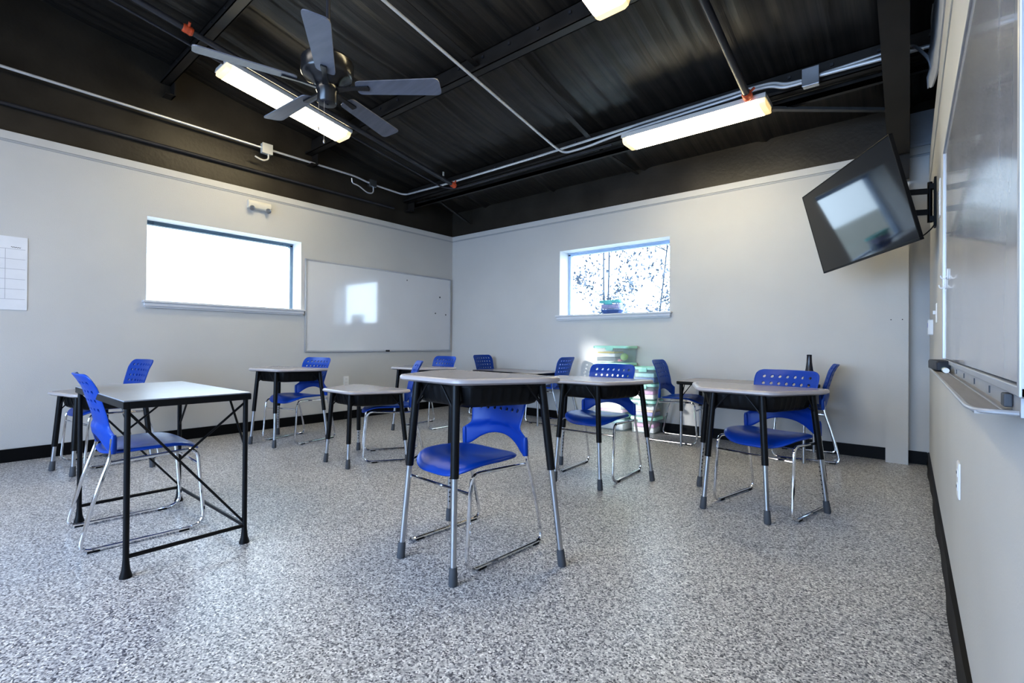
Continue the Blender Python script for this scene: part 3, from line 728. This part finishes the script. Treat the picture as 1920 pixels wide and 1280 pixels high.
b = MB(); b.rings([r3(rrect(.045, .30, .01), 0), r3(rrect(.046, .30, .01), .028), r3(rrect(.040, .29, .01), .034)]); b.build('felt_body', M['eraser'], r, smooth=40)
r = thing('dry_marker', 'white marker with green cap end lying beside the eraser on the tray', 'marker', (XR - .030, 2.23, .8705), 0)
b = MB(); b.tube([(0, -.06, 0), (0, .03, 0)], .0085, 14); b.build('barrel', M['white'], r)
b = MB(); b.tube([(0, .03, 0), (0, .075, 0)], .0088, 14); tag(b.build('cap', M['green'], r), 'dark green cap')
for lab, y, z in (('white adhesive hook on the right wall board, upper of the two', 2.48, 1.228), ('white adhesive hook on the right wall board, lower of the two', 2.62, 1.205)):
    r = thing('adhesive_hook', lab, 'hook', (XR - .0115, y, z), 0, 'hooks on the right wall board')
    b = MB(); b.rings([[Vector((-x, p.x, p.y)) for p in rrect(.022, .042, .010, 4)] for x in (0, .003, .004)]); b.build('hook_plate', M['white'], r, smooth=40)
    b = MB(); b.tube([(-.004, 0, -.006), (-.012, 0, -.018), (-.020, 0, -.014), (-.022, 0, -.004)], .0024, 8, fillet=.006); b.build('hook_arm', M['white'], r)
outlet('wall_outlet', 'white wall outlet low on the right wall below the marker tray', 'outlet', (XR, 2.105, .525), -1)
outlet('light_switch', 'white light switch on the right wall between the tray and the column', 'light switch', (XR, 3.81, 1.15), -1, None, True)
outlet('cable_plate', 'white cover plate on the right wall beside the television bracket', 'wall plate', (XR, 3.42, 1.74), -1, None, False, .20, .075)
r = thing('thermostat', 'small white thermostat box on the right wall by the room corner', 'thermostat', (XR, 4.45, 1.085), 0)
b = MB(); b.rings([[Vector((-x, p.x, p.y)) for p in rrect(.10 * s, .11 * s, .012, 3)] for x, s in ((0, 1), (.022, 1), (.027, .92))]); b.build('housing', M['white'], r, smooth=40)
b = MB(); b.box((-.0285, -.02, .0), (-.027, .03, .03)); tag(b.build('display', M['c_purple'], r, smooth=0), 'small dark display')

# ------------------------------------------------------------------ television on its wall bracket
r = thing('television', 'black flat television tilted down and angled into the room, hung on the right wall', 'television', (-.3087, 3.9696, 1.8373))
r.rotation_euler = (Matrix.Rotation(math.radians(-58.6), 3, 'Z') @ Matrix.Rotation(math.radians(14.2), 3, 'X') @ Matrix.Rotation(math.radians(-1.6), 3, 'Y')).to_euler()
w_, h_ = .55, .3143
b = MB(); b.box((-w_ + .008, .0015, -h_ + .014), (w_ - .008, .006, h_ - .008)); b.build('screen', M['screen'], r, smooth=0)
b = MB()
for a, c in (((-w_, 0, h_ - .008), (w_, .022, h_)), ((-w_, 0, -h_), (w_, .022, -h_ + .014)), ((-w_, 0, -h_ + .014), (-w_ + .008, .022, h_ - .008)), ((w_ - .008, 0, -h_ + .014), (w_, .022, h_ - .008))): b.box(a, c)
b.build('bezel', M['plastic'], r, smooth=0, bevel=.002)
b = MB(); b.rings([[Vector((p.x, y, p.y - o_)) for p in rrect(sw, sh, .03, 4)] for y, sw, sh, o_ in ((.022, 1.09, .62, 0), (.032, 1.04, .58, 0), (.05, .80, .42, .05), (.06, .74, .38, .05))]); b.build('back_housing', M['plastic'], r, smooth=40)
Mt = Matrix.Translation(r.location) @ r.rotation_euler.to_matrix().to_4x4()
r = thing('tv_wall_mount', 'black two-arm swivel bracket between the right wall and the television', 'tv mount', (XR, 3.95, 1.84))
o0 = Vector((XR, 3.95, 1.84))
b = MB(); b.box((-.012, -.045, -.15), (0, .045, .15)); b.build('wall_plate', M['black'], r, smooth=0, bevel=.002)
b = MB(); b.tube([(-.03, 0, -.12), (-.03, 0, .13)], .013, 12); b.cbox((-.016, 0, .10), (.03, .05, .03)); b.cbox((-.016, 0, -.10), (.03, .05, .03)); b.build('pivot_post', M['black'], r)
tvb = Mt @ Vector((.10, .075, 0)) - o0
for dz in (.075, -.055):
    b = MB(); A = Vector((-.03, 0, dz)); B = tvb + Vector((0, 0, dz)); dd = (B - A); L_ = dd.length
    xf = Matrix.Translation(A) @ dd.to_track_quat('X', 'Z').to_matrix().to_4x4()
    b.box((0, -.010, -.017), (L_, .010, .017), xf=xf); b.build('arm', M['black'], r, smooth=0, bevel=.003)
b = MB(); b.cbox((.10, .068, 0), (.22, .012, .24), xf=Matrix.Translation(-o0) @ Mt); b.build('tv_plate', M['black'], r, smooth=0)
b = MB(); q = [Mt @ Vector((.42, .06, -.20)), Vector((.05, 3.78, 1.60)), Vector((.10, 3.84, 1.66)), Vector((.112, 3.90, 1.69))]
b.tube(q, .0035, 8, fillet=.06); tag(b.build('power_cord', M['plastic']), 'thin black cord looping between the television and the right wall bracket', 'cord')

# ------------------------------------------------------------------ ceiling fan
FX, FY, FZ = -2.56, 1.44, 2.40
r = thing('ceiling_fan', 'dark five-blade ceiling fan on a long downrod', 'ceiling fan', (FX, FY, FZ))
b = MB(); b.tube([(0, 0, .16), (0, 0, zc(FY) - FZ - .03)], .012, 12); b.build('downrod', M['pipe'], r)
b = MB(); b.lathe([(.03, .19), (.05, .175), (.12, .165), (.142, .14), (.142, .07), (.13, .05), (.09, .03), (.075, .012), (.06, .0)], n=36); b.build('motor_housing', M['fanmotor'], r, smooth=40)
b = MB(); b.lathe([(.06, .0), (.062, -.02), (.055, -.035), (.055, -.085), (.048, -.095), (.006, -.098), (.006, -.101)], n=28); b.build('switch_housing', M['fanmotor'], r, smooth=40)
b = MB(); b.lathe([(.02, zc(FY) - FZ - .11), (.06, zc(FY) - FZ - .09), (.07, zc(FY) - FZ - .03)], n=24); b.build('canopy', M['fanmotor'], r)
for k in range(5):
    a = math.radians(-34.1 + 72 * k); X = Matrix.Rotation(a, 4, 'Z') @ Matrix.Rotation(math.radians(-12), 4, 'X')
    b = MB(); pl_ = rpoly([(.165, -.045), (.645, -.065), (.645, .065), (.165, .055)], [.03, .035, .035, .03], 5)
    b.rings([[X @ Vector((p.x, p.y, z)) for p in pl_] for z in (-.003, .003)]); o = b.build('blade', M['fan'], r, smooth=0)
    b = MB(); pb = rpoly([(.05, -.02), (.15, -.012), (.24, -.017), (.24, .017), (.15, .012), (.05, .02)], .008, 3)
    b.rings([[X @ Vector((p.x, p.y, z + (0 if p.x > .12 else -.006))) for p in pb] for z in (-.012, -.0035)]); tag(b.build('blade_bracket', M['fanmotor'], o, smooth=0), 'black blade bracket')
for x, L_ in ((-.04, .13), (.02, .22)):
    b = MB(); b.tube([(x, -.03, -.09), (x, -.03, -.09 - L_)], .0009, 6); b.lathe([(.002, 0), (.006, -.01), (.004, -.022)], (x, -.03, -.09 - L_), 10); b.build('pull_chain', M['steel'], r)

# ------------------------------------------------------------------ fluorescent fixtures
def fixture(label, loc, L_, axis_deg, pitch, w=.25):
    r = thing('ceiling_light', label, 'ceiling light', loc, 0, 'fluorescent ceiling lights')
    r.rotation_euler = (Matrix.Rotation(math.radians(axis_deg), 3, 'Z') @ Matrix.Rotation(math.radians(pitch), 3, 'Y')).to_euler()
    hl = L_ / 2
    def housing(): b = MB(); b.box((-hl, -w / 2, -.035), (hl, w / 2, 0)); b.box((-hl, -w / 2 - .004, -.04), (hl, -w / 2, -.01)); b.box((-hl, w / 2, -.04), (hl, w / 2 + .004, -.01)); return b.build('housing', M['fixture'], mesh_only=True, smooth=0, bevel=.002)
    inst('housing', housing(), r)
    b = MB(); pr = [(-w / 2 + .004, -.036), (-w / 2 + .012, -.07), (-w / 2 + .035, -.086), (w / 2 - .035, -.086), (w / 2 - .012, -.07), (w / 2 - .004, -.036)]
    b.rings([[Vector((x, p[0], p[1])) for p in pr] for x in (-hl + .05, hl - .05)], close=True, cap0=False, cap1=False); b.build('diffuser', M['lens'], r, smooth=40)
    for s in (-1, 1):
        b = MB(); b.rings([[Vector((x, p[0] * k, p[1] * (1 if k > .99 else .99))) for p in pr] for x, k in ((s * (hl - .05), 1), (s * (hl - .02), 1), (s * (hl - .006), .96))]); tag(b.build('end_cap', M['lensend'], r, smooth=40), 'yellowish prismatic end cap')
    return r
fixture('lit fluorescent fixture above the back window wall, between the conduits and the back window', (-1.45, 4.17, 2.882), 1.20, 0, 0)
PT = math.degrees(math.atan(TS))
fixture('lit fluorescent fixture high by the left wall, behind the ceiling fan', (-4.47, 2.14, 3.195), 1.18, 90, PT)
fixture('lit fluorescent fixture cut off by the top edge of the photo', (-1.455, 2.17, 3.214), 1.20, 90, PT)

# ------------------------------------------------------------------ pipes and conduits
def zoff(y, o): return zc(y) - o
def pipe(name, label, cat, x, y0, y1, off, rad, m, joints, group=None):
    r = thing(name, label, cat, (x, y1, zoff(y1, off)), 0, group)
    b = MB(); b.tube([(0, y0 - y1, zoff(y0, off) - zoff(y1, off)), (0, 0, 0)], rad, 14); b.build('pipe', m, r)
    for y in joints:
        b = MB(); d_ = Vector((0, 1, -TS)).normalized(); c = Vector((0, y - y1, zoff(y, off) - zoff(y1, off)))
        b.tube([c - d_ * .035, c - d_ * .02, c, c + d_ * .02, c + d_ * .035], rad * 1.25, 12, r_list=[rad * 1.15, rad * 1.4, rad * 1.25, rad * 1.45, rad * 1.1])
        b.tube([c, c + Vector((rad * 2.0, 0, rad * 1.6))], rad * .4, 8)
        tag(b.build('coupling', M['orange'], r), 'rust-orange pipe joint')
    return r
pipe('ceiling_pipe', 'dark ceiling pipe running past the left fluorescent light to the room corner', 'pipe', -4.258, -3.1, 4.03, .3, .024, M['pipe'], [1.25, 4.03])
pipe('ceiling_pipe', 'dark ceiling pipe ending at the right fluorescent light', 'pipe', -.967, -3.1, 3.99, .3, .026, M['pipe'], [3.99])
def cable(name, label, cat, pts, rad, m, fillet=.06, group=None, clips=0, n=10):
    b = MB(); b.tube(pts, rad, n, fillet=fillet)
    for k in range(clips):
        t = (k + .5) / clips * (len(pts) - 1); i = min(int(t), len(pts) - 2); p = Vector(pts[i]).lerp(Vector(pts[i + 1]), t - i)
        b.cbox((p.x, p.y, p.z - rad), (.02, .02, rad * 1.6))
    return tag(b.build(name, m), label, cat, group)
YC = 4.17; XW = XL + .035
cable('ceiling_conduit', 'silver conduit along the left wall turning the corner and following the back beam', 'conduit',
      [(XW, -3.1, 3.075), (XW, 2.24, 3.045), (XW, 3.42, 3.045), (XW, 3.62, 3.01), (XW + .02, YC, 2.985), (-4.6, YC, 2.968), (-3.154, YC, 2.967), (-2.358, YC, 2.98), (-.961, YC, 3.002), (-.82, YC, 2.992), (-.74, YC, 2.950), (-.62, YC, 2.943)], .012, M['conduit'], .10, 'conduits')
cable('ceiling_conduit', 'silver conduit sloping down mid ceiling and bending right along the back beam', 'conduit',
      [(-2.745, -3.1, zoff(-3.1, .25)), (-2.745, 3.98, zoff(3.98, .25)), (-2.72, YC - .05, 2.895), (-2.47, YC - .05, 2.893), (-2.09, YC - .05, 2.925), (-1.078, YC - .03, 2.955), (-.961, YC - .03, 2.966), (-.83, YC - .03, 2.958), (-.75, YC - .02, 2.920), (-.62, YC - .02, 2.917)], .012, M['conduit'], .09, 'conduits')
cable('ceiling_conduit', 'silver conduit from the grey box on the back beam past the column, brighter one', 'conduit', [(-.52, YC, 2.945), (.112, YC, 2.922)], .014, M['conduit'], 0, 'conduits')
cable('ceiling_conduit', 'thin dull conduit from the grey box on the back beam to the column', 'conduit', [(-.52, YC + .02, 2.962), (-.10, YC + .04, 2.985)], .009, M['conduit'], 0, 'conduits')
cable('ceiling_conduit', 'thin dark conduit beside the left fluorescent light, ending along the rear beam', 'conduit', [(-4.42, -3.1, zoff(-3.1, .31)), (-4.42, 4.02, zoff(4.02, .31)), (-4.25, 4.13, 2.845), (-2.2, 4.15, 2.86)], .010, M['pipe'], .12, 'conduits')
cable('wall_pipe', 'thin black pipe along the dark band above the left wall', 'pipe', [(XL - .02, -3.1, 2.80), (XL - .02, 4.05, 2.79)], .016, M['pipe'], 0)
cable('grey_cable', 'grey cable drooping from the conduit behind the column to the right wall', 'cable', [(.004, 4.16, 2.955), (.02, 4.12, 2.93), (.04, 4.05, 2.87), (.09, 3.95, 2.74), (.105, 3.85, 2.62), (.108, 3.7, 2.50)], .009, M['insul'], .12)
def jbox(label, loc, sz, m=None):
    r = thing('junction_box', label, 'junction box', loc, 0, 'junction boxes')
    b = MB(); b.cbox((0, 0, 0), sz); b.build('box', m or M['conduit'], r, smooth=0, bevel=.004)
    ax = 0 if sz[0] < sz[1] else 1
    b = MB()
    if ax == 0: b.cbox((sz[0] / 2 + .002, 0, 0), (.004, sz[1] * 1.05, sz[2] * 1.05))
    else: b.cbox((0, -sz[1] / 2 - .002, 0), (sz[0] * 1.05, .004, sz[2] * 1.05))
    b.build('cover', m or M['conduit'], r, smooth=0, bevel=.002)
jbox('pale junction box on the left wall conduit, with a curled cable end under it', (XW, 2.33, 3.04), (.055, .105, .105), M['cream'])
jbox('dark grey junction box on the left wall conduit, nearer the room corner', (XW, 3.66, 3.012), (.055, .10, .085), M['steel'])
jbox('grey junction box on the back beam right of the fluorescent light', (-.57, YC - .005, 2.942), (.105, .06, .125), M['steel'])
cable('cable_end', 'short white curled cable end hanging below the pale junction box', 'cable', [(XW + .01, 2.345, 2.99), (XW + .02, 2.345, 2.93), (XW + .03, 2.28, 2.895), (XW + .03, 2.20, 2.92)], .009, M['cream'], .05)
cable('cable_end', 'looping white flexible cable hanging below the dark grey junction box', 'cable', [(XW + .01, 3.675, 2.975), (XW + .02, 3.67, 2.89), (XW + .03, 3.58, 2.865), (XW + .03, 3.44, 2.93), (XW + .02, 3.36, 2.94), (XW + .02, 3.355, 3.0)], .008, M['conduit'], .06)
# bridging angles between purlins, brace by the column
def angle_bar(label, a, c, w=.035, name='ceiling_brace', m=None):
    a, c = Vector(a), Vector(c); d_ = c - a; xf = Matrix.Translation(a) @ d_.to_track_quat('X', 'Z').to_matrix().to_4x4()
    b = MB(); b.box((0, -w, -.002), (d_.length, 0, .002), xf=xf); b.box((0, -.002, 0), (d_.length, .002, w), xf=xf); return tag(b.build(name, m or M['beam'], smooth=0), label, 'brace', 'roof braces')
angle_bar('black angle brace between the last two roof beams, right of the long conduit', (-2.47, 2.95, zoff(2.95, .12)), (-2.48, 4.30, zoff(4.3, .15)), .05)
angle_bar('black angle brace between roof beams above the long conduit', (-2.80, 1.5, zoff(1.5, .12)), (-2.78, 2.86, zoff(2.86, .12)), .05)
angle_bar('black angle brace under the lowest roof bay, near the room corner', (-4.95, 4.33, 2.90), (-5.05, 5.1, 2.72), .035)
angle_bar('black angle brace under the lowest roof bay, left of the right fluorescent light', (-2.45, 4.36, 2.93), (-2.42, 5.15, 2.90), .035)
angle_bar('grey angle brace from the back beam to the black column', (-.86, 4.27, 2.82), (-.13, 4.98, 2.86), .04, m=mat('brace_grey', (.12, .115, .11), .5, var=.2))
# small wire stub and lone bits
b = MB(); b.cbox((0, 0, 0), (.008, .025, .05)); o = b.build('beam_clip', M['cream'], bevel=.002); o.location = (-4.40, 4.0, 3.02); tag(o, 'small pale metal clip by the corner end of the dark ceiling pipe', 'clip')

# ------------------------------------------------------------------ outdoors
b = MB(); b.quad([(-60, -40, -.15), (40, -40, -.15), (40, 60, -.15), (-60, 60, -.15)])
b2 = b.build('ground', M['soil'], smooth=0); tag(b2, kind='structure')
def tree(label, x, y, h, lean, leaves, seed, spread, thick=.07):
    rd = random.Random(seed); r = thing('garden_tree', label, 'tree', (x, y, -.15), 0, 'trees outside the windows')
    b = MB(); pts = [Vector((lean * t * h + .08 * math.sin(t * 5 + seed), .05 * math.sin(t * 4 + seed), h * t)) for t in [k / 10 for k in range(11)]]
    b.tube(pts, thick, 8, r_list=[thick * (1 - .75 * k / 10) for k in range(11)])
    tips = []
    for k in range(9):
        t = rd.uniform(.22, .95); p = pts[int(t * 10)]; a = rd.uniform(0, 2 * PI); L_ = rd.uniform(.5, 1) * spread
        q1 = p + Vector((math.cos(a) * L_ * .5, math.sin(a) * L_ * .5, L_ * .25)); q2 = p + Vector((math.cos(a) * L_, math.sin(a) * L_, L_ * rd.uniform(.2, .6)))
        b.tube([p, q1, q2], .02, 5, r_list=[.014, .009, .004]); tips += [q1, q2, q2]
    b.build('trunk', M['bark'], r)
    b = MB()
    for k in range(leaves):
        c = rd.choice(tips); p = c + Vector([rd.gauss(0, .16 * spread) for _ in range(3)]); s = rd.uniform(.025, .075)
        u = Vector([rd.gauss(0, 1) for _ in range(3)]).normalized(); w = u.orthogonal().normalized()
        b.quad([p - u * s, p + w * s * .5, p + u * s, p - w * s * .5])
    b.build('foliage', M['leaf'], r, smooth=0)
for i, (x, y, h, ln, lv, sd, spd, th, lab) in enumerate((
    (-7.95, 12.5, 7.5, .02, 500, 3, 1.0, .055, 'pale bare-trunked tree outside, first from the left edge of the back window'),
    (-7.2, 13.5, 8, -.03, 900, 5, 1.1, .04, 'pale slim tree outside, seen just above the teal-lidded tub'),
    (-6.6, 12.0, 6, .03, 1300, 8, 1.1, .04, 'pale leafy tree outside in the middle of the back window'),
    (-6.1, 14.5, 8, .06, 900, 11, 1.3, .035, 'pale leaning tree outside in the right part of the back window'),
    (-5.0, 13.2, 7, -.02, 600, 14, 1.2, .035, 'pale thin tree outside by the right edge of the back window'))):
    tree(lab, x, y, h, ln, lv, sd, spd, th)

# ------------------------------------------------------------------ lights
W = bpy.data.worlds.new('sky'); S.world = W; W.use_nodes = True
bg = W.node_tree.nodes['Background']; bg.inputs['Color'].default_value = (.66, .83, 1.0, 1); bg.inputs['Strength'].default_value = 8.0
def area(name, loc, target, sx, sy, power, col, portal=False):
    l = bpy.data.lights.new(name, 'AREA'); l.shape = 'RECTANGLE'; l.size = sx; l.size_y = sy; l.energy = power; l.color = col
    o = bpy.data.objects.new(name, l); COL.objects.link(o); o.location = loc
    o.rotation_euler = (Vector(target) - Vector(loc)).to_track_quat('-Z', 'Y').to_euler()
    if portal: l.cycles.is_portal = True
    return o
area('window_portal', (XL - .28, (LW[0] + LW[1]) / 2, (LW[2] + LW[3]) / 2), (0, (LW[0] + LW[1]) / 2, (LW[2] + LW[3]) / 2), 1.5, .82, 1, (1, 1, 1), True)
area('window_portal', ((BW[0] + BW[1]) / 2, YB + .28, (BW[2] + BW[3]) / 2), ((BW[0] + BW[1]) / 2, 0, (BW[2] + BW[3]) / 2), 1.5, .86, 1, (1, 1, 1), True)
su = bpy.data.lights.new('sun', 'SUN'); su.energy = 9.0; su.angle = math.radians(3.5); su.color = (1, .97, .93)
so = bpy.data.objects.new('sun', su); COL.objects.link(so); so.rotation_euler = Vector((1, 1.0, -.42)).to_track_quat('-Z', 'Y').to_euler()
area('rear_fill', (-2.2, -3.0, 1.5), (-2.4, 2.6, .2), 4.5, 1.8, 160, (.44, .66, 1.0)).data.spread = math.radians(125)  # bluish fill light added behind the camera, the rear wall has no window
area('rear_ceiling_light', (-2.6, -1.2, 3.2), (-2.6, -.6, 0), 2.5, 1.2, 58, (1, .93, .85))

# ------------------------------------------------------------------ camera
yaw, pitch, roll, fpx, H = 0.6891, 0.0049, 0.0071, 904.9, .95
f = Vector((-math.sin(yaw) * math.cos(pitch), math.cos(yaw) * math.cos(pitch), math.sin(pitch))); rr = Vector((math.cos(yaw), math.sin(yaw), 0)); uu = rr.cross(f)
r2 = rr * math.cos(roll) + uu * math.sin(roll); u2 = -rr * math.sin(roll) + uu * math.cos(roll)
cd = bpy.data.cameras.new('camera'); cd.sensor_width = 36; cd.lens = fpx * 36 / 1920; cd.clip_start = .01
co = bpy.data.objects.new('camera', cd); COL.objects.link(co)
co.matrix_world = Matrix(((r2.x, u2.x, -f.x, 0), (r2.y, u2.y, -f.y, 0), (r2.z, u2.z, -f.z, H), (0, 0, 0, 1)))
S.camera = co
S.view_settings.view_transform = 'Standard'; S.view_settings.look = 'Medium High Contrast'; S.view_settings.exposure = 0; S.view_settings.gamma = 1
S.cycles.use_denoising = True; S.cycles.max_bounces = 8; S.cycles.transparent_max_bounces = 16; S.cycles.sample_clamp_indirect = 6
